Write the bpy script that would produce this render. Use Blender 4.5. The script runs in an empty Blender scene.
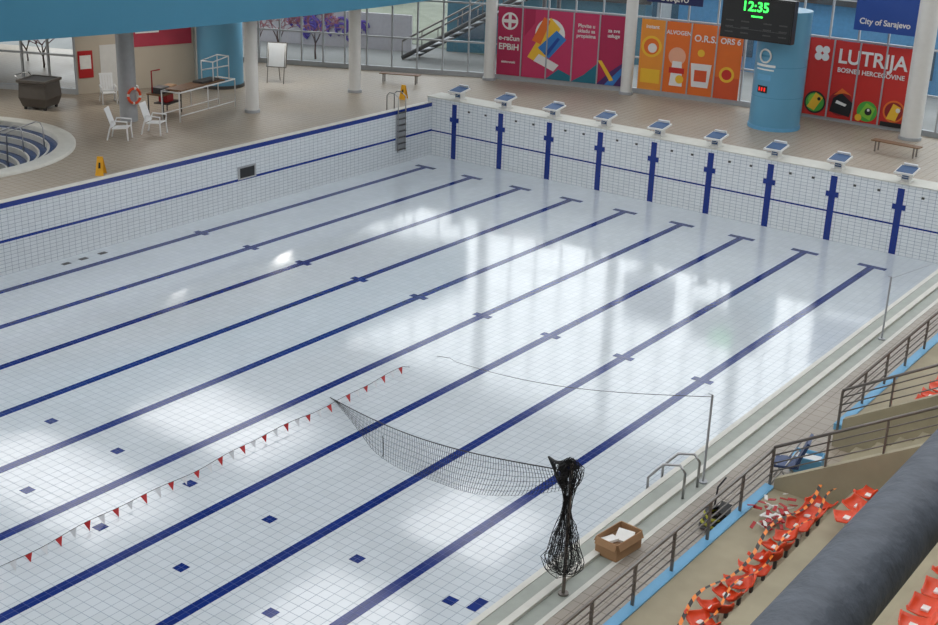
import bpy, bmesh, math, random
from mathutils import Vector, Matrix, Euler
random.seed(7)
sc=bpy.context.scene
try: sc.view_settings.view_transform='Standard'
except Exception: pass

# ---------------------------------------------------------------- materials
def lin(c):
    return tuple(((v/255)/12.92 if v/255<=0.04045 else ((v/255+0.055)/1.055)**2.4) for v in c)+(1,)
MATS={}
def mat(name,rgb,rough=0.5,metal=0.0,noise=0.06,nscale=6.0,emit=0,bump=0.0,spec=0.5):
    if name in MATS: return MATS[name]
    m=bpy.data.materials.new(name); m.use_nodes=True; nt=m.node_tree; b=nt.nodes['Principled BSDF']
    b.inputs['Roughness'].default_value=rough; b.inputs['Metallic'].default_value=metal
    b.inputs['Specular IOR Level'].default_value=spec
    tc=nt.nodes.new('ShaderNodeTexCoord'); n=nt.nodes.new('ShaderNodeTexNoise'); n.inputs['Scale'].default_value=nscale; n.inputs['Detail'].default_value=4
    nt.links.new(tc.outputs['Object'],n.inputs['Vector'])
    mx=nt.nodes.new('ShaderNodeMix'); mx.data_type='RGBA'
    c=lin(rgb); mx.inputs[6].default_value=tuple(max(0,v*(1-noise*2)) for v in c[:3])+(1,); mx.inputs[7].default_value=tuple(min(1,v*(1+noise*2)) for v in c[:3])+(1,)
    nt.links.new(n.outputs[0],mx.inputs[0]); nt.links.new(mx.outputs[2],b.inputs['Base Color'])
    if bump:
        bp=nt.nodes.new('ShaderNodeBump'); bp.inputs['Strength'].default_value=bump; bp.inputs['Distance'].default_value=0.02
        nt.links.new(n.outputs[0],bp.inputs['Height']); nt.links.new(bp.outputs[0],b.inputs['Normal'])
    if emit:
        b.inputs['Emission Color'].default_value=c; b.inputs['Emission Strength'].default_value=emit
    MATS[name]=m; return m

def tile(name,rgb,grout,w,h,axes,mortar=0.008,rough=0.2,var=0.03,stain=0.0,wav=0.0,rvar=0.0,spec=0.5,grough=0.4):
    m=bpy.data.materials.new(name); m.use_nodes=True; nt=m.node_tree; b=nt.nodes['Principled BSDF']; L=nt.links.new
    tc=nt.nodes.new('ShaderNodeTexCoord'); sp=nt.nodes.new('ShaderNodeSeparateXYZ'); cb=nt.nodes.new('ShaderNodeCombineXYZ')
    L(tc.outputs['Object'],sp.inputs[0]); L(sp.outputs[axes[0]],cb.inputs[0]); L(sp.outputs[axes[1]],cb.inputs[1])
    br=nt.nodes.new('ShaderNodeTexBrick'); br.offset=0; br.squash=1
    br.inputs['Scale'].default_value=1; br.inputs['Brick Width'].default_value=w; br.inputs['Row Height'].default_value=h
    br.inputs['Mortar Size'].default_value=mortar; br.inputs['Mortar Smooth'].default_value=0.1
    c=lin(rgb); br.inputs['Color1'].default_value=tuple(v*(1-var) for v in c[:3])+(1,); br.inputs['Color2'].default_value=tuple(min(1,v*(1+var)) for v in c[:3])+(1,)
    br.inputs['Mortar'].default_value=lin(grout); L(cb.outputs[0],br.inputs['Vector'])
    n=nt.nodes.new('ShaderNodeTexNoise'); n.inputs['Scale'].default_value=0.35; n.inputs['Detail'].default_value=5; L(tc.outputs['Object'],n.inputs['Vector'])
    mx=nt.nodes.new('ShaderNodeMix'); mx.data_type='RGBA'; mx.blend_type='MULTIPLY'; mx.inputs[0].default_value=1
    rp=nt.nodes.new('ShaderNodeMapRange'); rp.inputs['From Min'].default_value=0.3; rp.inputs['From Max'].default_value=0.7; rp.inputs['To Min'].default_value=1-stain; rp.inputs['To Max'].default_value=1
    L(n.outputs[0],rp.inputs[0]); L(br.outputs['Color'],mx.inputs[6]); L(rp.outputs[0],mx.inputs[7]); L(mx.outputs[2],b.inputs['Base Color'])
    r2=nt.nodes.new('ShaderNodeMapRange'); r2.inputs['From Min'].default_value=0.3; r2.inputs['From Max'].default_value=0.7; r2.inputs['To Min'].default_value=rough; r2.inputs['To Max'].default_value=rough+rvar
    L(n.outputs[0],r2.inputs[0])
    ad=nt.nodes.new('ShaderNodeMath'); ad.operation='MULTIPLY_ADD'; ad.inputs[1].default_value=grough; L(br.outputs['Fac'],ad.inputs[0]); L(r2.outputs[0],ad.inputs[2]); L(ad.outputs[0],b.inputs['Roughness'])
    b.inputs['Specular IOR Level'].default_value=spec
    if wav:
        n2=nt.nodes.new('ShaderNodeTexNoise'); n2.inputs['Scale'].default_value=1.5; n2.inputs['Detail'].default_value=3; L(tc.outputs['Object'],n2.inputs['Vector'])
        bp=nt.nodes.new('ShaderNodeBump'); bp.inputs['Strength'].default_value=wav; bp.inputs['Distance'].default_value=0.05
        L(n2.outputs[0],bp.inputs['Height']); L(bp.outputs[0],b.inputs['Normal'])
    return m

WT=(200,208,213); GR=(126,141,155)
m_tf=tile('pool_tile_floor',WT,GR,0.25,0.25,(0,1),0.008,0.075,stain=0.06,wav=0.045,rvar=0.04,spec=0.9,grough=0.25)
m_te=tile('pool_tile_end',(222,227,229),(120,137,156),0.25,0.125,(0,2),0.006,0.2)
m_ts=tile('pool_tile_side',(206,212,216),(110,126,143),0.25,0.125,(1,2),0.006,0.2)
m_bf=tile('blue_tile',(16,40,108),(30,56,120),0.25,0.25,(0,1),0.005,0.12,var=0.12,spec=0.35)
m_bw=mat('blue_wall_tile',(22,48,128),0.2,noise=0.08,nscale=9)
m_deck=tile('deck_tile',(164,153,137),(138,128,115),0.3,0.3,(0,1),0.008,0.36,stain=0.2,var=0.03,rvar=0.15)
m_deckr=tile('deck_tile_right',(162,154,143),(132,124,114),0.3,0.3,(0,1),0.008,0.5,stain=0.25)
m_curb=mat('curb_concrete',(202,202,194),0.6,noise=0.06,nscale=3)
m_grate=mat('overflow_channel',(150,156,148),0.5,noise=0.1,nscale=3)
m_white=mat('white_paint',(215,215,212),0.45,noise=0.03)
m_plastic=mat('white_plastic',(225,227,228),0.35,noise=0.02)
m_steel=mat('stainless_steel',(170,170,170),0.28,1.0,noise=0.04)
m_railsteel=mat('rail_steel',(118,112,106),0.35,0.5,noise=0.08)
m_black=mat('black_plastic',(18,19,21),0.4)
m_net=mat('net_cord',(14,15,18),0.7)
m_dark=mat('dark_grey',(64,64,64),0.5)
m_binm=mat('bin_brown_grey',(84,78,72),0.5)
m_beige=mat('beige_plaster',(188,178,162),0.8,noise=0.04,nscale=1)
m_frame=mat('window_frame',(160,164,168),0.45)
m_fascia=mat('blue_fascia',(62,130,160),0.55,noise=0.03,nscale=0.6)
m_soffit=mat('soffit_white',(200,204,206),0.8)
m_bluecol=mat('blue_cladding',(92,152,184),0.35,noise=0.03,nscale=1)
m_navy=mat('navy_print',(20,30,80),0.5)
m_wood=mat('bench_wood',(120,88,60),0.5,noise=0.15,nscale=10)
m_yellow=mat('sign_yellow',(225,165,30),0.4)
m_orange=mat('seat_orange',(224,74,34),0.4,noise=0.08)
m_red=mat('signal_red',(176,25,30),0.45)
m_stand=mat('stand_concrete',(162,154,130),0.8,noise=0.12,nscale=1.5)
m_card=mat('cardboard',(166,130,95),0.8,noise=0.08)
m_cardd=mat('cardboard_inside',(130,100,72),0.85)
m_lblue=mat('curb_light_blue',(98,160,198),0.5,noise=0.06)
m_blueseat=mat('blue_plastic',(44,64,104),0.45)
m_paper=mat('paper_white',(228,228,224),0.7)

# ---------------------------------------------------------------- builder
class B:
    def __init__(s): s.bm=bmesh.new(); s.m=[]
    def mi(s,m):
        if m not in s.m: s.m.append(m)
        return s.m.index(m)
    def face(s,vs,m,smooth=False):
        v=[s.bm.verts.new(p) for p in vs]
        f=s.bm.faces.new(v); f.material_index=s.mi(m); f.smooth=smooth; return f
    def box(s,c,d,m,rot=(0,0,0)):
        M=Matrix.Translation(c)@Euler(rot).to_matrix().to_4x4()@Matrix.Diagonal((d[0],d[1],d[2],1))
        r=bmesh.ops.create_cube(s.bm,size=1,matrix=M); i=s.mi(m)
        for f in {f for v in r['verts'] for f in v.link_faces}: f.material_index=i
    def b2(s,x0,x1,y0,y1,z0,z1,m): s.box(((x0+x1)/2,(y0+y1)/2,(z0+z1)/2),(abs(x1-x0),abs(y1-y0),abs(z1-z0)),m)
    def tube(s,pts,r,m,seg=8,closed=False,r2=None):
        pts=[Vector(p) for p in pts]; n=len(pts); rings=[]; i=s.mi(m); up=None
        for k,p in enumerate(pts):
            if closed: d=(pts[(k+1)%n]-pts[k-1]).normalized()
            else: d=(pts[min(k+1,n-1)]-pts[max(k-1,0)]).normalized()
            if up is None:
                up=Vector((0,0,1)) if abs(d.z)<0.9 else Vector((1,0,0))
            a=(up-d*up.dot(d)); 
            if a.length<1e-4: a=d.orthogonal()
            a.normalize(); up=a; b=d.cross(a)
            rr=r if r2 is None else r+(r2-r)*k/max(1,n-1)
            rings.append([s.bm.verts.new(p+(a*math.cos(t)+b*math.sin(t))*rr) for t in [2*math.pi*j/seg for j in range(seg)]])
        rg=range(n if closed else n-1)
        for k in rg:
            A,Bq=rings[k],rings[(k+1)%n]
            for j in range(seg):
                f=s.bm.faces.new((A[j],A[(j+1)%seg],Bq[(j+1)%seg],Bq[j])); f.material_index=i; f.smooth=True
        if not closed:
            for R in (rings[0],rings[-1]):
                try: f=s.bm.faces.new(R); f.material_index=i
                except Exception: pass
    def lathe(s,prof,c,m,seg=32,a0=0,a1=2*math.pi,smooth=True):
        i=s.mi(m); full=abs(a1-a0-2*math.pi)<1e-6; rings=[]
        N=seg if full else seg+1
        for (r,z) in prof: rings.append([s.bm.verts.new((c[0]+r*math.cos(a0+(a1-a0)*j/seg),c[1]+r*math.sin(a0+(a1-a0)*j/seg),c[2]+z)) for j in range(N)])
        for k in range(len(prof)-1):
            for j in range(seg):
                j2=(j+1)%N
                f=s.bm.faces.new((rings[k][j],rings[k][j2],rings[k+1][j2],rings[k+1][j])); f.material_index=i; f.smooth=smooth
    def cyl(s,c,r,z0,z1,m,seg=28):
        s.lathe([(r,z0),(r,z1)],(c[0],c[1],0),m,seg)
        for z in (z0,z1): s.face([(c[0]+r*math.cos(2*math.pi*j/seg),c[1]+r*math.sin(2*math.pi*j/seg),z) for j in range(seg)],m)
    def prism(s,poly,z0,z1,m,mt=None,mb=None):
        n=len(poly); mt=mt or m; mb=mb or m
        s.face([(x,y,z1) for x,y in poly],mt); s.face([(x,y,z0) for x,y in reversed(poly)],mb)
        for k in range(n):
            a,b=poly[k],poly[(k+1)%n]; s.face([(a[0],a[1],z0),(b[0],b[1],z0),(b[0],b[1],z1),(a[0],a[1],z1)],m)
    def done(s,name,loc=(0,0,0),rz=0,bevel=0,parent=None,normals=True):
        if normals: bmesh.ops.recalc_face_normals(s.bm,faces=s.bm.faces[:])
        me=bpy.data.meshes.new(name); s.bm.to_mesh(me); s.bm.free()
        for m in s.m: me.materials.append(m)
        o=bpy.data.objects.new(name,me); bpy.context.collection.objects.link(o); o.location=loc; o.rotation_euler=(0,0,rz)
        if bevel:
            md=o.modifiers.new('bevel','BEVEL'); md.width=bevel; md.segments=2; md.limit_method='ANGLE'
        if parent: o.parent=parent
        return o
def dup(o,loc,rz=0):
    c=o.copy(); c.location=loc; c.rotation_euler=(0,0,rz); bpy.context.collection.objects.link(c); return c
def empty(name,loc=(0,0,0),rz=0):
    r=bpy.data.objects.new(name,None); bpy.context.collection.objects.link(r); r.location=loc; r.rotation_euler=(0,0,rz); return r

# ---------------------------------------------------------------- deck floor with pool + spa holes
SPA=(-8.5,-19.5); SR=4.7
bm=bmesh.new()
def loop(pts,z):
    v=[bm.verts.new((x,y,z)) for x,y in pts]; return [bm.edges.new((v[i],v[(i+1)%len(v)])) for i in range(len(v))]
E=loop([(-26,-56),(46,-56),(46,9.7),(27,9.8),(17.8,10.5),(10,10.4),(4.5,9.4),(-2,7.5),(-7.8,4.6),(-13,2.2),(-15.5,0.5),(-26,-4)],2.2)
E+=loop([(0,-50),(25,-50),(25,0),(0,0)],2.2)
E+=loop([(SPA[0]+SR*math.cos(t),SPA[1]+SR*math.sin(t)) for t in [2*math.pi*k/64 for k in range(64)]],2.2)
bmesh.ops.triangle_fill(bm,use_beauty=True,use_dissolve=False,edges=E)
for f in bm.faces:
    f.normal_update()
    if f.normal.z<0: f.normal_flip()
me=bpy.data.meshes.new('floor'); bm.to_mesh(me); bm.free(); me.materials.append(m_deck)
o=bpy.data.objects.new('floor',me); bpy.context.collection.objects.link(o)

# ---------------------------------------------------------------- pool
b=B()
b.face([(0,-50,0),(25,-50,0),(25,0,0),(0,0,0)],m_tf)
b.face([(0,0,0),(25,0,0),(25,0,2.6),(0,0,2.6)],m_te)
b.face([(0,-50,0),(25,-50,0),(25,-50,2.6),(0,-50,2.6)],m_te)
b.face([(0,0,0),(0,-50,0),(0,-50,2.2),(0,0,2.2)],m_ts)
b.face([(25,0,0),(25,-50,0),(25,-50,2.2),(25,0,2.2)],m_ts)
b.b2(-0.28,0.0,-50,-0.01,2.2,2.38,m_bw); b.b2(-0.28,0.02,-50,-0.045,2.38,2.4,m_curb)
b.b2(-0.01,0.012,-50,0,1.08,1.17,m_bw)
b.b2(0,25,-0.012,0.005,1.08,1.14,m_bw)
for n in range(10):
    x=1.25+2.5*n
    b.b2(x-0.13,x+0.13,-48,-2.0,-0.02,0.006,m_bf)
    b.b2(x-0.5,x+0.5,-2.1,-1.85,-0.02,0.007,m_bf)
    b.b2(x-0.5,x+0.5,-48.1,-47.85,-0.02,0.007,m_bf)
    for y in (-15,-35): b.b2(x-0.3,x+0.3,y-0.12,y+0.12,-0.02,0.007,m_bf)
    b.b2(x-0.125,x+0.125,-0.014,0.005,0.0,2.45,m_bw)
    b.b2(x-0.24,x+0.24,-0.018,0.005,1.66,1.86,m_bw)
    if n<9:
        for dx in (0.8,1.7): b.b2(x+dx-0.05,x+dx+0.05,-0.03,0.005,2.2,2.28,m_dark)
for x,y in [(10,-28),(12.5,-28),(15,-28),(17.5,-28),(20,-28),(12.5,-30.5),(15,-30.5),(17.5,-30.5),(20,-30.5),(22.4,-28),(10,-30.5),(22.5,-30.5)]:
    b.b2(x-0.125,x+0.125,y-0.125,y+0.125,-0.02,0.007,m_bf)
b.b2(22.78,23.0,-28.0,-27.55,-0.02,0.007,m_bf)
for x,y in [(0.5,-20.3),(0.5,-19.6),(0.5,-18.8)]: b.b2(x-0.1,x+0.1,y-0.15,y+0.15,-0.02,0.007,m_dark)
b.b2(-0.02,0.03,-11.95,-11.0,1.12,1.62,m_steel); b.b2(-0.02,0.04,-11.85,-11.1,1.18,1.56,m_black)
b.done('swimming_pool_basin',normals=False)
b=B(); 
b.b2(-0.28,25.6,0.01,1.0,2.2,2.6,m_te); b.b2(-0.28,25.6,-0.04,1.02,2.6,2.64,m_curb)
b.b2(-0.28,25.6,-51,-50.01,2.2,2.6,m_te)
b.done('pool_bulkhead_trim')
b=B()
b.b2(25.0,25.12,-50,0,2.05,2.22,m_curb); b.b2(25.12,25.42,-50,0,2.2,2.208,m_grate)
b.b2(25.42,25.56,-50,0,2.2,2.27,m_curb); b.b2(25.56,25.84,-50,0,2.2,2.21,m_grate); b.b2(25.84,25.94,-50,0,2.2,2.215,m_curb)
b.b2(25.94,27.05,-50,9.5,2.2,2.206,m_deckr)
b.done('overflow_gutter_trim')
# spa
spa=empty('spa_pool')
b=B(); cx=(SPA[0],SPA[1],0)
b.lathe([(5.35,2.2),(5.35,2.3),(5.3,2.33),(4.75,2.33),(4.7,2.3),(4.7,1.9)],cx,m_curb,96)
m_spb=mat('spa_blue',(24,70,128),0.25,noise=0.15,nscale=12)
r=4.7;z=2.12
for k in range(5):
    b.lathe([(r,z),(r-0.3,z)],cx,m_spb,96,smooth=False); b.lathe([(r-0.3,z),(r-0.38,z+0.002),(r-0.38,z-0.22)],cx,m_curb,96,smooth=False); r-=0.38; z-=0.22
b.lathe([(r,z),(0.01,z)],cx,m_spb,96)
b.done('stepped_basin',parent=spa)
b=B()
for dy in (0,0.9):
    b.tube([(-5.2,-17.6+dy,2.33),(-5.2,-17.6+dy,3.1),(-5.35,-17.6+dy,3.25),(-5.6,-17.6+dy,3.25),(-7.2,-17.8+dy,2.6),(-7.3,-17.8+dy,1.2)],0.025,m_steel)
b.done('handrail',parent=spa)

# ---------------------------------------------------------------- starting blocks
b=B()
b.box((0,0.35,0.02),(0.42,0.5,0.04),m_white)
b.box((0,0.38,0.2),(0.3,0.34,0.34),m_white)
b.box((0,0.3,0.41),(0.7,0.76,0.07),m_white,rot=(math.radians(9),0,0))
m_pad=mat('block_pad',(52,84,126),0.6,noise=0.1)
b.box((0,0.3,0.452),(0.6,0.64,0.02),m_pad,rot=(math.radians(9),0,0))
b.box((0,0.66,0.54),(0.5,0.06,0.12),m_plastic,rot=(math.radians(25),0,0))
b.box((0,0.2,0.22),(0.24,0.02,0.2),m_pad)
b.tube([(-0.2,-0.02,0.3),(-0.2,-0.1,0.26),(0.2,-0.1,0.26),(0.2,-0.02,0.3)],0.015,m_steel)
sb=b.done('starting_block',(1.25,0,2.64),bevel=0.01)
for n in range(1,10): dup(sb,(1.25+2.5*n,0,2.64))

# ---------------------------------------------------------------- columns
CZ=17.0
b=B(); b.cyl((0,0),0.28,0,4.1,m_white); b.cyl((0,0),0.33,0,0.12,m_frame)
c1=b.done('support_column',(-4.7,-6.5,2.2)); dup(c1,(-4.5,-0.1,2.2))
b=B(); b.cyl((0,0),0.36,0,4.1,m_frame); b.done('concrete_column',(-7.05,-11.2,2.2))
b=B(); b.cyl((0,0),0.28,0,CZ-2.2,m_white); b.cyl((0,0),0.34,0,0.12,m_frame)
c2=b.done('tall_column',(-1.9,7.0,2.2))
for p in [(4.8,8.9),(11.6,9.4),(25,9)]: dup(c2,(p[0],p[1],2.2))
b=B(); b.cyl((0,0),0.42,0,CZ-2.2,m_white); b.cyl((0,0),0.48,0,0.12,m_frame); b.done('tall_column',(18.4,9.3,2.2))

# ---------------------------------------------------------------- balcony / soffit
edge=[(-11,-30),(-9,-26),(-6.9,-21.5),(-5.6,-17.9),(-4.9,-15.7),(-4.3,-13.5),(-3.9,-11.5),(-3.6,-9.5),(-3.25,-7),(-2.95,-4.5),(-2.7,0.1),(-2.7,6.8)]
b=B(); b.prism(edge+[(-8,4.3),(-13,2.0),(-15.5,0.4),(-26,-4),(-26,-30)],6.3,9.0,m_fascia,mb=m_soffit)
for i in range(len(edge)-1):
    a,c=Vector(edge[i]+(8.0,)),Vector(edge[i+1]+(8.0,)); b.tube([a,c],0.035,m_soffit,6)
b.done('ceiling_balcony_fascia')
m_fillglow=mat('fill_lamp_glow',(255,250,240),0.5,emit=2)  # glowing face of the added fill lamps
for (x,y) in [(-9,-8),(-8.5,-1.5),(-12,-14)]:  # invented fill lamps, added to brighten the dark area under the balcony
    r=empty('added_fill_lamp',(x,y,6.3)); b=B(); b.box((0,0,-0.04),(1.9,1.0,0.07),m_frame); b.box((0,0,-0.08),(1.8,0.9,0.02),m_fillglow); b.done('fill_lamp_panel',parent=r)
    ld=bpy.data.lights.new('fill_light','AREA'); ld.shape='RECTANGLE'; ld.size=1.8; ld.size_y=0.9; ld.energy=80; ld.color=(1,0.97,0.93); lo=bpy.data.objects.new('fill_light',ld); bpy.context.collection.objects.link(lo); lo.location=(0,0,-0.12); lo.parent=r

# ---------------------------------------------------------------- glass walls
m_glass=bpy.data.materials.new('window_glass'); m_glass.use_nodes=True; nt=m_glass.node_tree; nt.nodes.clear()
ou=nt.nodes.new('ShaderNodeOutputMaterial'); tr=nt.nodes.new('ShaderNodeBsdfTransparent'); gl=nt.nodes.new('ShaderNodeBsdfGlossy'); ms=nt.nodes.new('ShaderNodeMixShader')
tr.inputs[0].default_value=(0.88,0.93,0.95,1); gl.inputs['Roughness'].default_value=0.02; ms.inputs[0].default_value=0.05
nt.links.new(tr.outputs[0],ms.inputs[1]); nt.links.new(gl.outputs[0],ms.inputs[2]); nt.links.new(ms.outputs[0],ou.inputs[0])
wc=[0]
def glasswall(p,q,z0,z1,hs,mod=1.25):
    wc[0]+=1; b=B(); p=Vector(p);q=Vector(q);d=q-p;L=d.length;a=math.atan2(d.y,d.x);n=max(1,round(L/mod)); u=d/L
    for k in range(n+1):
        c=p+u*(L*k/n); b.box((c.x,c.y,(z0+z1)/2),(0.07,0.14,z1-z0),m_frame,rot=(0,0,a))
    c=(p+q)/2
    for h in hs: b.box((c.x,c.y,h),(L,0.12,0.08),m_frame,rot=(0,0,a))
    b.box((c.x,c.y,z0+0.12),(L,0.18,0.24),m_frame,rot=(0,0,a))
    b.face([(p.x,p.y,z0),(q.x,q.y,z0),(q.x,q.y,z1),(p.x,p.y,z1)],m_glass)
    return b.done('window_%d'%wc[0],normals=False)
hs=[3.9,5.8,7.5,9.2,10.9,12.6,14.3,16]
W=[(-15.5,0.5),(-13,2.2),(-7.8,4.6),(-2,7.5),(4.5,9.4),(10,10.4),(17.8,10.5),(27,9.8)]
for i in range(len(W)-1): glasswall(W[i],W[i+1],2.2,6.3 if i<2 else CZ,hs[:2] if i<2 else hs)
glasswall((-26,-15),(-16.2,-11),2.2,6.3,hs[:2]); glasswall((-16.2,-11),(-12.7,-9.4),2.2,6.3,hs[:2])
b=B(); b.prism([(-12.7,-9.4),(-11.0,-4.0),(-13.5,-1.2),(-15.5,0.5),(-15.7,0.4),(-13.9,-1.4),(-11.4,-4.1),(-13.0,-9.2)],2.2,6.3,m_beige)
def onwall(t0,t1,z0,z1,m,off=0.03):
    p=Vector((-12.7,-9.4));q=Vector((-11.0,-4.0)); n=Vector((5.4,-1.7)).normalized()*off
    a=p.lerp(q,t0)+n; c=p.lerp(q,t1)+n; b.face([(a.x,a.y,z0),(c.x,c.y,z0),(c.x,c.y,z1),(a.x,a.y,z1)],m)
m_pinkp=mat('pink_print',(176,58,78),0.5,noise=0.12,nscale=1.2)
onwall(0.45,0.98,4.1,6.0,m_pinkp); onwall(0.5,0.7,4.7,5.1,m_paper,0.04); onwall(0.02,0.14,2.9,4.1,m_red); onwall(0.035,0.125,3.3,3.9,m_paper,0.035); onwall(0.2,0.36,2.2,4.3,m_white,0.02)
b.done('wall_left')
b=B(); b.cyl((0,0),1.05,0,4.1,m_bluecol,40); b.cyl((0,0),1.1,0,0.15,m_dark,40); b.done('blue_service_column',(-9.9,-3.4,2.2))

# ---------------------------------------------------------------- blue cylinder + scoreboard
b=B(); C0=(13.1,7.3)
b.cyl(C0,1.08,2.2,7.2,m_bluecol,48); b.cyl(C0,1.12,2.2,2.35,m_lblue,48)
for z in (3.6,4.9): b.lathe([(1.085,z),(1.085,z+0.02)],(C0[0],C0[1],0),m_fascia,48)
def oncyl(ang,z,w,h,m,r=1.1,seg=5):
    for k in range(seg):
        a0=math.radians(ang)+(-0.5+k/seg)*w/r; a1=math.radians(ang)+(-0.5+(k+1)/seg)*w/r
        b.face([(C0[0]+r*math.cos(t),C0[1]+r*math.sin(t),zz) for t,zz in ((a0,z-h/2),(a1,z-h/2),(a1,z+h/2),(a0,z+h/2))],m)
m_led_r=mat('led_red',(255,40,30),0.5,emit=1.0); m_led_g=mat('led_green',(60,255,90),0.5,emit=2.0)
CA=-104
oncyl(CA,3.95,0.5,0.3,m_black); 
for k in range(3): oncyl(CA-7+k*7,3.95,0.06,0.15,m_led_r,1.115,2)
oncyl(CA,5.35,0.55,0.08,m_fascia); oncyl(CA,4.95,1.0,0.1,m_paper); oncyl(CA,4.78,0.9,0.06,m_paper); oncyl(CA,4.45,0.7,0.25,m_lblue)
a=math.radians(CA); nx=Vector((math.cos(a),math.sin(a),0)); tx=Vector((-math.sin(a),math.cos(a),0)); ctr=Vector((C0[0],C0[1],5.35))+nx*1.12
b.tube([ctr+tx*0.27*math.cos(t)+Vector((0,0,0.27*math.sin(t)))-nx*0.03*math.cos(t)**2 for t in [2*math.pi*k/24 for k in range(24)]],0.04,m_paper,6,closed=True)
b.done('sponsor_pillar')
root=empty('scoreboard',(12.55,5.75,6.9))
b=B(); b.box((0,0,0),(3.2,0.35,1.75),m_black); b.box((0,-0.185,0),(3.08,0.02,1.63),mat('board_face',(26,28,30),0.3))
b.box((0,-0.2,-0.45),(2.7,0.01,0.02),m_dark); b.box((0.45,0.3,-0.2),(0.5,0.3,0.3),m_dark)
for z in (-0.15,-0.4,-0.62):
    for x in (-1.2,-0.5,0.5,1.2): b.box((x,-0.2,z),(0.35,0.01,0.05),m_dark)
b.box((0,-0.2,0.1),(0.5,0.01,0.06),m_led_g)
b.done('cabinet',parent=root)
def text(s,loc,size,m,rot=(math.pi/2,0,0),parent=None,name='lettering',align='CENTER',ext=0.002,bold=0.0):
    c=bpy.data.curves.new(name,'FONT'); c.body=s; c.size=size; c.align_x=align; c.align_y='CENTER'; c.extrude=ext; c.offset=bold*size; c.materials.append(m)
    o=bpy.data.objects.new(name,c); bpy.context.collection.objects.link(o); o.location=loc; o.rotation_euler=rot
    if parent: o.parent=parent
    return o
text('12:35',(-0.1,-0.21,0.48),0.55,m_led_g,parent=root,name='clock_digits',bold=0.02)

# ---------------------------------------------------------------- posters
def poster(name,p,q,z0,z1,base,shapes,texts):
    p=Vector(p);q=Vector(q);d=(q-p);L=d.length;u=d/L;a=math.atan2(d.y,d.x);n=Vector((u.y,-u.x))
    r=empty(name,(p.x+n.x*0.12,p.y+n.y*0.12,z0),a)
    H=z1-z0; b=B()
    k=len(base)
    for i,m in enumerate(base): b.b2(L*i/k+0.03,L*(i+1)/k-0.03,-0.02,0,0,H,m)
    lay=0.024
    for s in shapes:
        m=s[0]; lay+=0.0015
        if s[1]=='c':
            x,y,rr=s[2:5]; b.face([(x*L+rr*math.cos(t),-lay,y*H+rr*math.sin(t)) for t in [2*math.pi*j/28 for j in range(28)]],m)
        elif s[1]=='r':
            x0,y0,x1,y1=s[2:6]; b.face([(x0*L,-lay,y0*H),(x1*L,-lay,y0*H),(x1*L,-lay,y1*H),(x0*L,-lay,y1*H)],m)
        else: b.face([(x*L,-lay,y*H) for x,y in s[2]],m)
    for i in range(1,k): b.b2(L*i/k-0.03,L*i/k+0.03,-lay-0.02,0,0,H,m_frame)
    b.done('printed_panels',parent=r,normals=False)
    for s,x,y,sz,m in texts: text(s,(x*L,-lay-0.01,y*H),sz,m,parent=r,bold=0.02)
P=lambda n,c: mat('print_'+n,c,0.5,noise=0.03,nscale=2)
mg=P('magenta',(168,34,78)); mg2=P('pink',(190,50,94)); ye=P('yellow',(232,184,50)); bl=P('blue',(50,120,190)); tl=P('teal',(30,110,130)); wh=P('white',(222,220,218)); og=P('orange',(222,108,36)); og2=P('amber',(226,144,50)); rd=P('red',(196,42,36)); rd2=P('darkred',(140,26,30)); gn=P('green',(70,160,60)); gn2=P('lime',(130,190,60)); bk=P('black',(20,20,24)); pu=P('purple',(70,40,100)); pk=P('skin',(226,166,136)); dkr=P('maroon',(90,20,40)); og3=P('deep_orange',(206,80,40))
bh=P('sponsor_blue',(30,70,150))
poster('advertising_banner',(-1.85,7.54),(4.35,9.36),2.45,5.75,[mg,mg,mg,mg2,mg],[
 (wh,'c',.1,.8,.42),(mg,'c',.1,.8,.33),(wh,'r',.045,.775,.155,.825),(wh,'r',.088,.7,.112,.9),
 (mg2,'r',.21,.0,.595,1),(wh,'c',.42,.66,.75),(ye,'p',[(.25,.3),(.36,.2),(.5,.75),(.42,.9)]),(bl,'p',[(.33,.45),(.42,.3),(.55,.6),(.47,.72)]),(og,'p',[(.28,.55),(.35,.5),(.42,.85),(.37,.9)]),(wh,'p',[(.3,.25),(.46,.12),(.5,.22),(.34,.36)]),(mg,'p',[(.22,.6),(.3,.8),(.3,1),(.22,1)]),(bh,'p',[(.38,.36),(.41,.34),(.5,.6),(.48,.62)]),
 (tl,'p',[(.4,0),(.6,0),(.6,.08),(.5,.16)]),(tl,'p',[(.6,.0),(.8,.0),(.8,.3),(.7,.12)]),(pu,'p',[(.8,0),(1,0),(1,.35),(.9,.2)]),(bl,'p',[(.86,.0),(.93,0),(1,.2),(1,.3)]),(ye,'p',[(.8,.35),(.83,.35),(.93,.08),(.9,.06)])],
 [('e-račun',.1,.55,.34,wh),('EPBiH',.1,.42,.42,wh),('Plovite u\nskladu sa\npropisima',.7,.75,.24,wh),('elektronski',.1,.2,.16,wh),('za sve\nusluge',.91,.75,.24,wh)])
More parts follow.
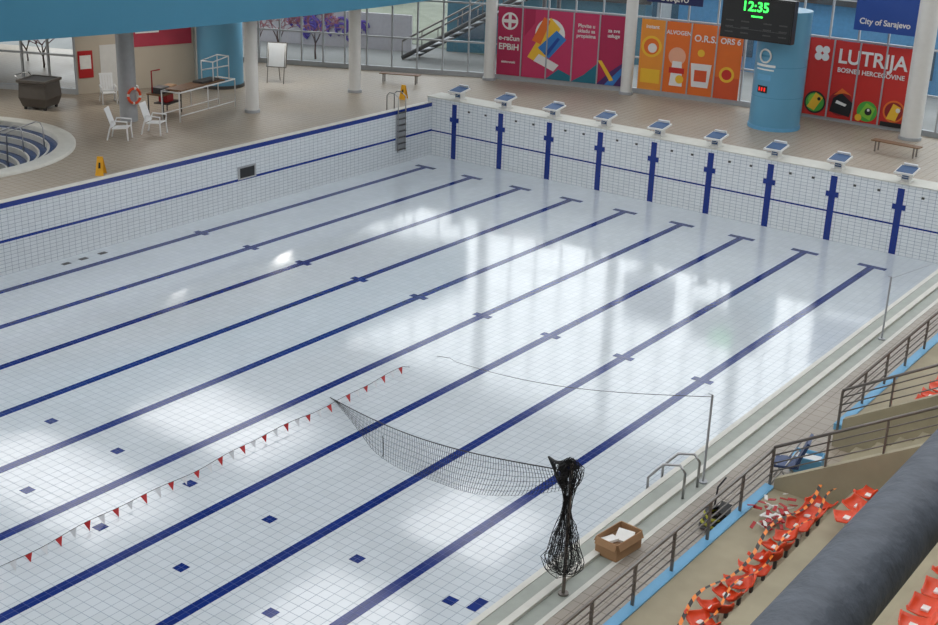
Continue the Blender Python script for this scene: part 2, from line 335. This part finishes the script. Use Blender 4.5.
poster('advertising_banner',(5.05,9.52),(9.95,10.38),2.45,5.75,[og2,og,og,og],[
 (ye,'c',.12,.62,.5),(og,'c',.12,.62,.38),(wh,'c',.13,.6,.22),(ye,'r',.03,.1,.22,.3),
 (pk,'c',.38,.52,.42),(wh,'p',[(.32,.1),(.45,.1),(.43,.45),(.34,.45)]),(rd,'r',.31,.28,.46,.36),(ye,'c',.42,.2,.2),
 (wh,'p',[(.54,.12),(.7,.12),(.72,.45),(.52,.45)]),(og3,'r',.56,.2,.68,.36),(ye,'c',.61,.6,.17),(og3,'r',.76,.0,.99,.3),(ye,'c',.87,.34,.36),(rd,'c',.87,.34,.24)],
 [('ALVOGEN',.38,.85,.26,wh),('O.R.S.',.64,.8,.42,wh),('ORS 6',.88,.8,.36,wh),('instant',.12,.9,.24,wh)])
poster('advertising_banner',(11.9,10.42),(17.75,10.5),2.35,5.75,[dkr,rd,rd,rd,rd],[
 (bk,'r',.0,.0,.2,.35),(gn,'c',.1,.14,.4),
 (bk,'c',.30,.17,.5),(gn,'c',.30,.17,.42),(gn2,'c',.29,.2,.26),(ye,'p',[(.24,.1),(.3,.3),(.36,.24),(.3,.06)]),(bk,'c',.33,.22,.08),
 (rd2,'c',.5,.2,.55),(bk,'p',[(.42,.08),(.58,.04),(.6,.22),(.5,.34),(.44,.26)]),(wh,'p',[(.46,.2),(.54,.17),(.55,.2),(.47,.24)]),(og,'p',[(.44,.3),(.5,.4),(.58,.32),(.52,.34)]),
 (gn,'c',.71,.15,.45),(gn2,'p',[(.65,.1),(.7,.26),(.77,.2),(.74,.04)]),(bk,'c',.72,.15,.16),(wh,'c',.72,.17,.06),(ye,'c',.65,.06,.15),
 (og,'c',.91,.2,.48),(rd2,'c',.91,.2,.4),(ye,'p',[(.86,.1),(.9,.3),(.96,.26),(.93,.08)]),(wh,'c',.94,.22,.1),(bk,'r',.82,.0,1,.06),
 (wh,'c',.285,.86,.17),(wh,'c',.34,.86,.17),(wh,'c',.285,.77,.17),(wh,'c',.34,.77,.17),(rd,'c',.3125,.815,.05)],
 [('LUTRIJA',.7,.8,.86,wh),('BOSNE I HERCEGOVINE',.7,.63,.28,wh)])
poster('hanging_banner',(15.2,9.7),(17.9,9.7),6.4,9.2,[bh],[],[('City of Sarajevo',.5,.14,.34,wh)])
poster('hanging_banner',(5.4,9.2),(8.2,9.5),6.6,9.2,[m_navy],[],[('SARAJEVO',.5,.08,.3,wh)])

# ---------------------------------------------------------------- benches, signs, easel
b=B()
for y in (-0.15,0.0,0.15): b.box((0,y,0.44),(2.0,0.12,0.04),m_wood)
for x in (-0.8,0.8):
    for y in (-0.17,0.17): b.box((x,y,0.21),(0.05,0.05,0.42),m_railsteel)
    b.box((x,0,0.4),(0.05,0.4,0.04),m_railsteel)
bn=b.done('wooden_bench',(18.9,6.1,2.2),rz=math.radians(-4)); dup(bn,(-4.4,3.1,2.2),math.radians(25))
b=B()
for s in (1,-1):
    b.face([(-0.15,s*0.2,0),(0.15,s*0.2,0),(0.1,s*0.02,0.62),(-0.1,s*0.02,0.62)],m_yellow)
    b.face([(-0.04,s*0.135,0.25),(0.04,s*0.135,0.25),(0.03,s*0.1,0.45),(-0.03,s*0.1,0.45)],m_black)
b.box((0,0,0.62),(0.2,0.06,0.04),m_yellow)
ws=b.done('wet_floor_sign',(-1.1,-17.4,2.2),rz=0.6); dup(ws,(-1.9,0.3,2.2),0.3)
b=B()
b.box((0,-0.02,1.3),(0.9,0.02,1.1),m_plastic,rot=(math.radians(-12),0,0)); b.box((0,0.0,1.3),(0.98,0.02,1.18),m_railsteel,rot=(math.radians(-12),0,0)); b.box((0,0.02,1.3),(0.9,0.02,1.1),m_plastic,rot=(math.radians(-12),0,0))
for x in (-0.4,0.4): b.tube([(x,-0.35,0),(x,0.12,1.9)],0.02,m_railsteel)
b.tube([(0,0.5,0),(0,0.05,1.6)],0.02,m_railsteel)
b.done('whiteboard_easel',(-8.6,-1.0,2.2),rz=0.5)

# ladders
b=B()
for y in (-2.0,-2.5): b.tube([(-0.55,y,2.2),(-0.55,y,2.95),(-0.42,y,3.1),(-0.15,y,3.1),(0.1,y,2.95),(0.1,y,0.55)],0.025,m_steel)
for k in range(7): b.box((0.1,-2.25,0.65+0.27*k),(0.1,0.5,0.04),m_dark)
b.b2(0.003,0.02,-2.55,-1.95,0.6,2.2,m_frame)
b.done('pool_ladder')
b=B()
for y in (-25.1,-24.5): b.tube([(25.72,y,2.2),(25.72,y,2.75),(25.6,y,2.88),(25.25,y,2.78),(25.1,y,2.6),(24.95,y,2.4),(24.95,y,0.8)],0.028,m_steel)
for k in range(5): b.box((24.93,-24.8,0.9+0.28*k),(0.1,0.6,0.03),m_steel)
b.done('pool_ladder')

# ---------------------------------------------------------------- left furniture
def chair():
    b=B()
    b.tube([(-0.27,-0.3,0),(-0.25,-0.28,0.42),(-0.27,-0.3,0.64),(-0.27,0.2,0.66),(-0.24,0.3,0.4),(-0.28,0.4,0)],0.028,m_plastic,6)
    b.tube([(0.27,-0.3,0),(0.25,-0.28,0.42),(0.27,-0.3,0.64),(0.27,0.2,0.66),(0.24,0.3,0.4),(0.28,0.4,0)],0.028,m_plastic,6)
    b.box((0,-0.02,0.4),(0.5,0.52,0.03),m_plastic,rot=(math.radians(-4),0,0))
    for k in range(5): b.box((-0.2+0.1*k,0.34,0.72),(0.08,0.02,0.62),m_plastic,rot=(math.radians(-18),0,0))
    b.box((0,0.44,1.02),(0.5,0.03,0.08),m_plastic,rot=(math.radians(-18),0,0)); b.box((0,0.25,0.45),(0.5,0.03,0.06),m_plastic)
    return b.done('plastic_armchair',bevel=0.006)
ch=chair(); ch.scale=(1.15,1.15,1.15); ch.location=(-4.75,-13.5,2.2); ch.rotation_euler=(0,0,math.radians(125))
for p,r in [((-4.5,-12.0),115),((-10.3,-9.6),60),((-9.8,-8.9),70)]: dup(ch,(p[0],p[1],2.2),math.radians(r))
b=B()
for x in (-0.45,0.45):
    b.tube([(x,-1.9,0.0),(x,-1.9,1.2),(x,1.9,1.2),(x,1.9,0.0)],0.035,m_plastic,8); b.tube([(x,-1.9,0.25),(x,1.9,0.25)],0.025,m_plastic,6); b.tube([(x,0,0.25),(x,0,1.2)],0.025,m_plastic,6)
for y in (-1.9,0,1.9): b.tube([(-0.45,y,1.2),(0.45,y,1.2)],0.03,m_plastic,6)
b.box((0,-0.2,1.25),(0.8,3.0,0.05),m_wood); b.box((0,0.5,1.32),(0.5,1.2,0.08),m_dark)
b.tube([(-0.3,0.6,1.3),(-0.3,0.6,2.1),(-0.3,1.7,2.2),(-0.3,1.7,1.2)],0.03,m_plastic,6); b.tube([(0.3,0.6,1.3),(0.3,0.6,2.1),(0.3,1.7,2.2),(0.3,1.7,1.2)],0.03,m_plastic,6)
b.tube([(-0.3,0.6,2.1),(0.3,0.6,2.1)],0.03,m_plastic,6); b.tube([(-0.3,1.7,2.2),(0.3,1.7,2.2)],0.03,m_plastic,6); b.tube([(-0.3,0.6,1.7),(0.3,1.7,1.8)],0.03,m_plastic,6)
b.done('equipment_rack',(-6.1,-8.2,2.2),rz=math.radians(10))
b=B()
b.box((0,0,0.95),(0.8,1.5,0.06),m_wood); 
for x in (-0.35,0.35):
    for y in (-0.7,0.7): b.tube([(x,y,0),(x,y,0.95)],0.03,m_dark,6)
b.box((0,0.2,0.5),(0.7,1.0,0.05),m_dark); b.box((0.0,-0.3,1.1),(0.5,0.6,0.25),m_dark); b.box((0.0,0.4,1.08),(0.4,0.5,0.2),m_card); b.box((0.0,0.1,0.7),(0.4,0.5,0.3),m_red); b.tube([(-.2,-.6,1),(-.2,-.6,1.9),(.2,-.6,2.0)],0.03,m_red)
b.done('equipment_table',(-6.9,-9.4,2.2),rz=0.3)
b=B()
for k in range(4):
    for mm,a0,a1 in ((m_orange,0,0.8),(m_paper,0.8,1.0)):
        t0=(k+a0)*math.pi/2; t1=(k+a1)*math.pi/2; b.tube([(0.26*math.cos(t0+(t1-t0)*j/6),0,0.3*math.sin(t0+(t1-t0)*j/6)) for j in range(7)],0.055,mm,10)
b.done('life_ring',(-6.55,-11.28,3.3),rz=math.radians(75))
b=B(); b.lathe([(0.0,0.12),(0.75,0.12),(0.9,0.5),(0.85,1.1),(0.95,1.15),(0.95,1.25),(0.8,1.25)],(0,0,0),m_binm,4,a0=math.pi/4,a1=math.pi/4+2*math.pi,smooth=False)
b.box((0,0,1.2),(1.1,1.1,0.06),m_dark)
for x in (-0.45,0.45):
    for y in (-0.45,0.45): b.box((x,y,0.07),(0.1,0.1,0.14),m_black)
b.tube([(-0.62,-0.5,1.2),(-0.8,-0.5,1.4),(-0.8,0.5,1.4),(-0.62,0.5,1.2)],0.03,m_steel)
b.done('pool_equipment_cart',(-11.5,-12.2,2.2),rz=0.4)

# ---------------------------------------------------------------- net posts, net, cords
def post(x,y,z1,m=m_railsteel,r=0.028):
    b=B(); b.cyl((0,0),r,0,z1-2.21,m,12); b.cyl((0,0),0.09,0,0.03,m,16); b.tube([(0,0,z1-2.3),(0,0.0,z1-2.21),(-0.08,0,z1-2.21)],0.012,m,6)
    return b.done('net_post',(x,y,2.21))
post(25.72,-29.35,4.65,r=0.032); post(25.72,-24.25,4.1,m_frame,0.024); post(25.72,-14.3,3.9,m_frame,0.024)
net=empty('water_polo_net')
A=Vector((25.68,-29.35,4.5)); D=Vector((14.4,-22.6,0.06))
def top(t): return A.lerp(D,t)-Vector((0,0,0.3*math.sin(math.pi*t)))
b=B(); NU,NV=120,7; i=b.mi(m_net); g=[]
for a in range(NU+1):
    t=a/NU; h=min(0.95*(math.sin(math.pi*min(1,(t*0.92+0.06)))**0.7),max(0.0,(top(t).z-0.02)*0.8)); row=[]
    for c in range(NV+1):
        s=c/NV; p=top(t)+Vector((0.12*math.sin(t*9+s*2)*s,0.1*math.sin(t*13+s*2)*s,-h*s)); row.append(b.bm.verts.new(p))
    g.append(row)
for a in range(NU):
    for c in range(NV): b.bm.faces.new((g[a][c],g[a+1][c],g[a+1][c+1],g[a][c+1]))
o=b.done('mesh_panel',normals=False,parent=net); md=o.modifiers.new('cords','WIREFRAME'); md.thickness=0.009; md.use_even_offset=False
b=B()
b.tube([top(t/40) for t in range(41)],0.012,m_net,6)
q=top(0.69); b.tube([q+Vector((0,0,-0.3)),q+Vector((0.02,0,-0.75)),(q.x,q.y,0.35)],0.012,m_net,5)
p0=Vector((25.7,-24.25,4.05)); p1=Vector((14.7,-18.5,0.03))
b.tube([p0.lerp(p1,t/30)-Vector((0,0,0.3*math.sin(math.pi*t/30))) if (p0.lerp(p1,t/30)).z>0.4 else p0.lerp(p1,t/30) for t in range(31)],0.007,m_dark,4)
b.tube([(25.72,-14.3,3.85),(25.4,-9,2.9),(25.1,-3,2.7)],0.006,m_frame,4)
b.done('support_cord',parent=net)
b=B()
prof=[(0.04,4.7),(0.15,4.62),(0.24,4.5),(0.2,4.35),(0.12,4.18),(0.07,4.0),(0.08,3.75),(0.15,3.5),(0.22,3.25),(0.3,3.0),(0.36,2.85),(0.3,2.72),(0.12,2.66)]
for sh in range(5):
    k=0.4+0.15*sh; seg=14; rings=[]
    for (r,z) in prof: rings.append([b.bm.verts.new((25.68+(r*k+random.uniform(-.04,.04))*math.cos(2*math.pi*j/seg),-29.35+(r*k+random.uniform(-.04,.04))*math.sin(2*math.pi*j/seg),z+random.uniform(-.05,.05))) for j in range(seg)])
    for q in range(len(prof)-1):
        for j in range(seg): b.bm.faces.new((rings[q][j],rings[q][(j+1)%seg],rings[q+1][(j+1)%seg],rings[q+1][j]))
b.mi(m_net)
o=b.done('bundle',normals=False,parent=net); md=o.modifiers.new('cords','WIREFRAME'); md.thickness=0.011; md.use_even_offset=False
b=B()
for k in range(9):
    x,y=25.62+random.uniform(-.12,.05),-29.4+random.uniform(-.1,.1); b.tube([(x+random.uniform(-.06,.06),y+random.uniform(-.06,.06),4.66-0.06*j) for j in range(7)],0.018,m_net,5)
for k in range(4): b.tube([(25.68,-29.35,4.6),(25.5-.03*k,-29.3,4.6-.02*k),(25.3-.04*k,-29.2,4.45+.03*k),(25.3+.05*k,-29.15,4.2-.06*k)],0.02,m_net,6)
b.done('tie',parent=net)

# pennants
b=B(); ys=[-20+(-14)*k/60 for k in range(61)]
rp=lambda y:(14.7+0.02*(-20-y)+0.04*math.sin(y*1.3),y,0.18+0.02*math.sin(y*3))
b.tube([(14.6,-19.6,0.02)]+[rp(y) for y in ys],0.007,m_dark,5)
m_pw=mat('pennant_white',(205,208,212),0.6)
y=-20.1;k=0
while y>-33.8:
    x,yy,z=rp(y); m=m_red if k%2==0 else m_pw
    b.face([(x,y+0.09,z),(x,y-0.09,z),(x+0.1+random.uniform(-.03,.04),y-0.02,0.01)],m); y-=0.38;k+=1
b.done('backstroke_flag_line',normals=False)

# cardboard box
b=B(); w,l,h=0.46,0.74,0.34
b.box((0,0,0.01),(w,l,0.02),m_card)
for s in (-1,1):
    b.box((s*w/2,0,h/2),(0.012,l,h),m_card); b.box((0,s*l/2,h/2),(w,0.012,h),m_card)
    b.box((s*(w/2+0.03),0,h-0.06),(0.13,l*0.96,0.008),m_card,rot=(0,s*math.radians(68),0)); b.box((0,s*(l/2+0.03),h-0.06),(w*0.95,0.13,0.008),m_card,rot=(-s*math.radians(70),0,0))
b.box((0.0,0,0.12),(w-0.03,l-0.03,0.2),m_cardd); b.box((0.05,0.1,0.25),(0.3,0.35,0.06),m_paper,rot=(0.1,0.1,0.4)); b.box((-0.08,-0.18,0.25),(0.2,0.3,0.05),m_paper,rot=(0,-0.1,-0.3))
b.done('cardboard_box',(25.72,-27.55,2.22),rz=math.radians(-6))
b=B()
for k in range(5): b.tube([( (0.26-0.02*k)*math.cos(t),(0.3-0.03*k)*math.sin(t),0.06+0.07*k+0.03*math.sin(3*t+k)) for t in [2*math.pi*j/20 for j in range(20)]],0.035,m_black if k%2==0 else mat('hose_yellow',(150,150,40),0.5),8,closed=True)
b.box((0.1,0,0.25),(0.2,0.35,0.45),m_black,rot=(0.2,0.3,0.4)); b.tube([(-0.1,0.1,0.3),(-0.2,0.4,0.6),(-0.1,0.5,0.8)],0.018,m_black)
b.done('coiled_hose',(26.7,-25.7,2.21))

# ---------------------------------------------------------------- stands
b=B()
def terr(Y0,Y1):
    b.b2(27.25,28.75,Y0,Y1,2.0,2.7,m_stand)
    for k in range(8): b.b2(28.75+0.85*k,28.75+0.85*(k+1)+ (0.02),Y0,Y1,2.0,3.2+0.5*k,m_stand)
terr(-40,-24.4); terr(-21,9)
for k in range(16): b.b2(27.6+0.425*k,27.6+0.425*(k+1),-24.4,-21,2.0,2.38+0.25*k,m_stand)
for y in (-24.4,-21):
    n=9
    for k in range(n): 
        x0=27.25+0.8*k; z=2.9+0.48*k
        b.face([(x0,y-0.08,2.1),(x0+0.8,y-0.08,2.1),(x0+0.8,y-0.08,z+0.48),(x0,y-0.08,z)],m_stand); b.face([(x0,y+0.08,2.1),(x0+0.8,y+0.08,2.1),(x0+0.8,y+0.08,z+0.48),(x0,y+0.08,z)],m_stand)
        b.face([(x0,y-0.08,z),(x0,y+0.08,z),(x0+0.8,y+0.08,z+0.48),(x0+0.8,y-0.08,z+0.48)],m_stand)
    b.face([(27.25,y-0.08,2.1),(27.25,y+0.08,2.1),(27.25,y+0.08,2.9),(27.25,y-0.08,2.9)],m_stand)
for (y0,y1) in ((-40,-24.4),(-21,9)):
    b.b2(27.07,27.25,y0,y1,2.2,2.58,m_stand); b.b2(27.05,27.25,y0,y1,2.58,2.72,m_lblue)
b.done('spectator_stand')
def railing(y0,y1,x=27.14,z0=2.72,corner=None):
    n=max(1,round(abs(y1-y0)/1.35)); T=z0+0.75
    for k in range(n+1): 
        y=y0+(y1-y0)*k/n; b.box((x,y,(z0+T)/2-0.1),(0.05,0.035,T-z0+0.2),m_railsteel)
    b.tube([(x,y0,T),(x,y1,T)],0.03,m_railsteel); 
    for j in (1,2,3): b.tube([(x,y0,T-0.17*j),(x,y1,T-0.17*j)],0.014,m_railsteel,6)
def rail_up(y,x0=27.14,z0=2.9):
    T0=z0+0.6; n=6
    b.tube([(x0,y,T0),(x0+5,y,T0+3.0)],0.03,m_railsteel)
    for j in (1,2,3): b.tube([(x0,y,T0-0.17*j),(x0+5,y,T0-0.17*j+3.0)],0.014,m_railsteel,6)
    for k in range(6): b.box((x0+k,y,T0+0.6*k-0.35),(0.035,0.05,0.7),m_railsteel)
b=B(); railing(-40,-24.4); rail_up(-24.4); b.done('stand_railing')
b=B(); railing(-21,9); rail_up(-21); b.done('stand_railing')
def seatrow(x,z,ys,zf,messy=0.0):
    b=B()
    for y in ys:
        jr=random.uniform(-.05,.05)
        pr=[(-0.22,0.02),(-0.2,-0.02),(-0.05,-0.05),(0.1,-0.04),(0.17,0.0),(0.2,0.09),(0.24,0.16)]
        ws=[0.17,0.21,0.22,0.22,0.22,0.21,0.15]
        i=b.mi(m_orange); rows=[]
        R=Euler((random.uniform(-.35,.35)*messy,random.uniform(-.3,.3)*messy,random.uniform(-.8,.8)*messy)).to_matrix()
        for (dx,dz),w in zip(pr,ws): rows.append([b.bm.verts.new(Vector((x,y,z+0.06*messy))+R@Vector((dx+jr*0.4,w*s,dz+(0.05 if abs(s)==1 else 0)+jr*0.3))) for s in (-1,-0.6,0,0.6,1)])
        for r in range(len(pr)-1):
            for c in range(4): f=b.bm.faces.new((rows[r][c],rows[r][c+1],rows[r+1][c+1],rows[r+1][c])); f.material_index=i; f.smooth=True
        b.box((x-0.02,y,z-0.02+0.06*messy),(0.1,0.12,0.03),m_paper); b.box((x+0.02,y,z-0.12),(0.12,0.08,0.1),m_paper); b.box((x+0.02,y,(zf+z-0.15)/2),(0.05,0.05,z-0.15-zf),m_dark)
    o=b.done('stadium_seat_row',normals=False); md=o.modifiers.new('shell','SOLIDIFY'); md.thickness=0.02; return o
fr=lambda a,c,s:[a+s*k for k in range(int((c-a)/s)+1)]
seatrow(28.42,3.05,fr(-34,-24.8,0.46),2.7,1.0); seatrow(29.25,3.55,fr(-26.2,-24.8,0.5),3.2,0.6)
seatrow(31.75,5.05,fr(-33,-27,0.5),4.7,0.6)
seatrow(28.42,3.05,fr(-20.5,-8,0.48),2.7,0.6); seatrow(29.25,3.55,fr(-20.5,-8,0.5),3.2,0.4)
m_tape=bpy.data.materials.new('hazard_tape'); m_tape.use_nodes=True; nt=m_tape.node_tree; bs=nt.nodes['Principled BSDF']
tc=nt.nodes.new('ShaderNodeTexCoord'); wv=nt.nodes.new('ShaderNodeTexWave'); wv.bands_direction='DIAGONAL'; wv.inputs['Scale'].default_value=2.2; cr=nt.nodes.new('ShaderNodeValToRGB'); cr.color_ramp.interpolation='CONSTANT'; cr.color_ramp.elements[0].color=lin((20,20,20)); cr.color_ramp.elements[1].position=0.5; cr.color_ramp.elements[1].color=lin((235,130,40))
nt.links.new(tc.outputs['Object'],wv.inputs['Vector']); nt.links.new(wv.outputs['Fac'],cr.inputs[0]); nt.links.new(cr.outputs[0],bs.inputs['Base Color'])
b=B()
def ribbon(pts,w):
    for p,q in zip(pts[:-1],pts[1:]):
        b.face([(p[0]-w/2,p[1],p[2]),(p[0]+w/2,p[1],p[2]+0.02),(q[0]+w/2,q[1],q[2]+0.02),(q[0]-w/2,q[1],q[2])],m_tape)
ribbon([(28.24+0.1*math.sin(k*0.6),-34+0.25*k,3.22+0.03*math.sin(k*1.1)) for k in range(38)],0.07)
ribbon([(28.55+0.07*math.sin(k*0.8+1),-34+0.25*k,3.27+0.03*math.sin(k*1.3)) for k in range(38)],0.05)
b.done('hazard_tape_strip',normals=False)
b=B()
for k in range(54):
    x=27.75+random.gauss(0,0.14); y=-25.6+random.gauss(0,0.3); a=random.uniform(0,3.14)
    b.box((x,y,2.78+random.uniform(0,.12)),(0.16,0.06,0.012),m_red if k%3 else m_paper,rot=(random.uniform(-.4,.4),random.uniform(-.4,.4),a))
b.done('barrier_tape_pile')
b=B()
b.box((0,0,0.45),(0.5,0.5,0.05),m_blueseat,rot=(0.08,0,0)); b.box((0,0.28,0.75),(0.52,0.06,0.6),m_blueseat,rot=(-0.35,0,0))
for x in (-0.22,0.22): b.tube([(x,-0.25,0),(x,0.2,0.85)],0.02,m_steel); b.tube([(x,0.25,0),(x,-0.22,0.5)],0.02,m_steel)
b.done('folding_chair',(26.98,-23.2,2.21),rz=math.radians(-75),bevel=0.01)
b=B(); 
for s in (-1,1): b.box((s*0.28,0,0.17),(0.03,0.45,0.34),m_lblue); b.box((0,s*0.21,0.17),(0.56,0.03,0.34),m_lblue)
b.box((0,0,0.03),(0.56,0.42,0.03),m_lblue); b.box((0,0,0.24),(0.5,0.38,0.05),m_paper)
b.done('plastic_crate',(27.1,-22.4,2.21),rz=0.2)

# ---------------------------------------------------------------- near balustrade
m_pipe=mat('dark_paint_pipe',(72,78,86),0.6,noise=0.2,nscale=26,bump=0.35,spec=0.3)
b=B(); b.tube([(34.78,-49,13.41),(34.78,-36,13.41)],0.05,m_pipe,32)
for y in (-48,-45.9,-42.3,-39.5,-36.5): b.tube([(34.78,y,12.3),(34.78,y,13.38)],0.03,m_pipe,12)
b.done('balcony_handrail')
b=B(); b.b2(34.75,42,-55,-34,12.1,12.3,m_stand); b.done('floor_gallery')

# ---------------------------------------------------------------- ceiling, walls
m_ceil=mat('ceiling_panel',(120,124,128),0.8)
b=B(); XO=[(1,7),(10,16),(19,25),(29,37)]; YO=[(-46,-38),(-34,-28),(-24,-18),(-14,-8),(-4,2)]  # out of view; openings laid out to shape the light and floor reflections
ysg=sorted([-56]+[v for p in YO for v in p]+[12])
for i in range(0,len(ysg),2): b.b2(-26,46,ysg[i],ysg[i+1],CZ,CZ+.4,m_ceil)
xs=[-8]+[v for p in XO for v in p]+[46]
for (y0,y1) in YO:
    for i in range(0,len(xs),2): b.b2(xs[i],xs[i+1],y0,y1,CZ,CZ+.4,m_ceil)
b.done('ceiling')
b=B(); b.b2(46,46.3,-56,12,2,CZ,m_beige); b.done('wall_right')  # unseen, added together with the back wall for lighting contrast
b=B(); b.b2(-26,46,-56.3,-56,2,CZ,m_beige); b.done('wall_back')

# ---------------------------------------------------------------- outside
m_ground=mat('outside_ground',(128,130,128),0.9,noise=0.15,nscale=0.4); m_snow=mat('outside_grass',(116,122,108),0.9,noise=0.2,nscale=0.8)
b=B(); b.prism([(-80,-60),(-26.2,-60),(-26.2,-3.8),(-15.6,0.8),(-7.9,4.8),(-2,7.7),(4.5,9.6),(10,10.6),(17.8,10.7),(80,10),(80,120),(-80,120)],1.6,1.9,m_ground); b.b2(-60,0,14,40,1.9,1.93,m_snow); b.done('outside_ground')
m_graf=mat('graffiti_wall',(176,172,176),0.8,noise=0.05)
m_gp=mat('graffiti_purple',(92,70,160),0.7)
b=B(); b.box((-15.6,9.8,2.9),(10.5,0.2,2.0),m_graf,rot=(0,0,0.42))
for k in range(22):
    t=random.uniform(-4.6,-0.2); c=Vector((-13+t*math.cos(.42),11+t*math.sin(.42)-0.16,2.5+random.uniform(0,.9)))
    b.tube([c+Vector((0.35*math.cos(a)*math.cos(.42),0.35*math.cos(a)*math.sin(.42)-0.02,0.35*math.sin(a))) for a in [2*math.pi*j/10 for j in range(8)]],0.08,m_gp,5)
b.done('outdoor_graffiti_wall')  # a concrete wall standing outside, not a fence
m_bark=mat('bark',(84,64,60),0.9); m_twig=mat('reddish_twigs',(160,104,112),0.9)
def tree(loc,H):
    b=B()
    def br(p,d,l,r,k):
        q=p+d*l; b.tube([p,(p+q)/2+Vector((random.uniform(-.1,.1),random.uniform(-.1,.1),0))*l*0.5,q],r,m_bark if k>3 else m_twig,4,r2=r*0.7)
        if k==0: return
        for _ in range(3 if k>1 else 5):
            nd=(d+Vector((random.uniform(-.9,.9),random.uniform(-.9,.9),random.uniform(-.3,.6)))).normalized(); br(q,nd,l*0.78,max(0.014,r*0.66),k-1)
    br(Vector((0,0,0)),Vector((0,0,1)),H*0.2,H*0.014,5); return b.done('bare_tree',loc)
t1=tree((-16,5.2,1.9),4.2)
for p in [(-14.4,5.0),(-12.8,6.2),(-21,-6),(-20,-8.5),(-19,-6.5)]: dup(t1,(p[0],p[1],1.9),random.uniform(0,6))
m_fb=mat('building_blue',(80,140,184),0.5,noise=0.1); m_fw=mat('building_white',(168,172,176),0.7); m_win=mat('building_window',(66,88,104),0.15); m_ft=mat('building_teal',(70,118,136),0.4,noise=0.1)
def building(c,d,rz,m,name='neighbouring_building'):
    b=B(); b.box((0,0,d[2]/2),d,m)
    for fl in range(int(d[2]/3)):
        for k in range(int(d[0]/2.4)): b.box((-d[0]/2+1.4+2.4*k,-d[1]/2-0.03,1.6+3*fl),(1.5,0.1,1.6),m_win)
    b.box((0,0,d[2]+0.15),(d[0]+.6,d[1]+.6,0.3),m_dark); return b.done(name,(c[0],c[1],1.9),rz=rz)
building((-6,32,0),(22,10,9),0.3,m_fw); building((14,27,0),(26,12,4),0.05,m_fb); building((-34,26,0),(20,10,9),0.7,m_fw); building((40,36,0),(20,10,9),-0.2,m_fw)
building((-45,-5,0),(24,10,9),1.4,m_fw); building((-5.5,18.0,0),(11,5,3.3),0.42,m_ft)
# outdoor stair truss seen through the glass
b=B()
for s in (0,1.4):
    b.tube([(-9.5,9.5+s,2.0),(-2.5,12.6+s,6.4)],0.12,m_dark,8); b.tube([(-9.5,9.5+s,2.9),(-2.5,12.6+s,7.3)],0.05,m_railsteel,6)
    for k in range(8): b.tube([(-9.5+k,9.5+s+0.443*k,2.0+0.629*k),(-9.5+k,9.5+s+0.443*k,2.9+0.629*k)],0.03,m_railsteel,6)
for k in range(15): b.box((-9.3+0.5*k,10.3+0.22*k,2.15+0.314*k),(0.4,1.4,0.05),m_frame,rot=(0,0,0.0))
b.tube([(-2.5,12.6,1.9),(-2.5,12.6,6.4)],0.12,m_dark,8); b.tube([(-2.5,14.0,1.9),(-2.5,14.0,6.4)],0.12,m_dark,8)
b.done('outdoor_steel_stair')

# ---------------------------------------------------------------- world + camera
w=bpy.data.worlds.new('sky'); sc.world=w; w.use_nodes=True; nt=w.node_tree; nt.nodes.clear()
tc=nt.nodes.new('ShaderNodeTexCoord'); sp=nt.nodes.new('ShaderNodeSeparateXYZ'); cr=nt.nodes.new('ShaderNodeValToRGB'); bg=nt.nodes.new('ShaderNodeBackground'); ou=nt.nodes.new('ShaderNodeOutputWorld')
cr.color_ramp.elements[0].color=(1.0,0.99,0.98,1); cr.color_ramp.elements[1].color=(0.96,0.97,1.0,1); cr.color_ramp.elements[1].position=0.9
nt.links.new(tc.outputs['Generated'],sp.inputs[0]); nt.links.new(sp.outputs[2],cr.inputs[0]); nt.links.new(cr.outputs[0],bg.inputs[0]); nt.links.new(bg.outputs[0],ou.inputs[0])
bg.inputs[1].default_value=3.05
Rr=[(0.80344,0.59444,0.03353),(0.23678,-0.26735,-0.93406),(-0.54628,0.7584,-0.35555)]
cd=bpy.data.cameras.new('camera'); cd.sensor_width=36; cd.lens=1298.3*36/938; cd.clip_start=0.1; cd.clip_end=500
co=bpy.data.objects.new('camera',cd); bpy.context.collection.objects.link(co)
r_,d_,f_=[Vector(v) for v in Rr]
M=Matrix(((r_.x,-d_.x,-f_.x,35.196),(r_.y,-d_.y,-f_.y,-45.487),(r_.z,-d_.z,-f_.z,14.269),(0,0,0,1)))
co.matrix_world=M; sc.camera=co
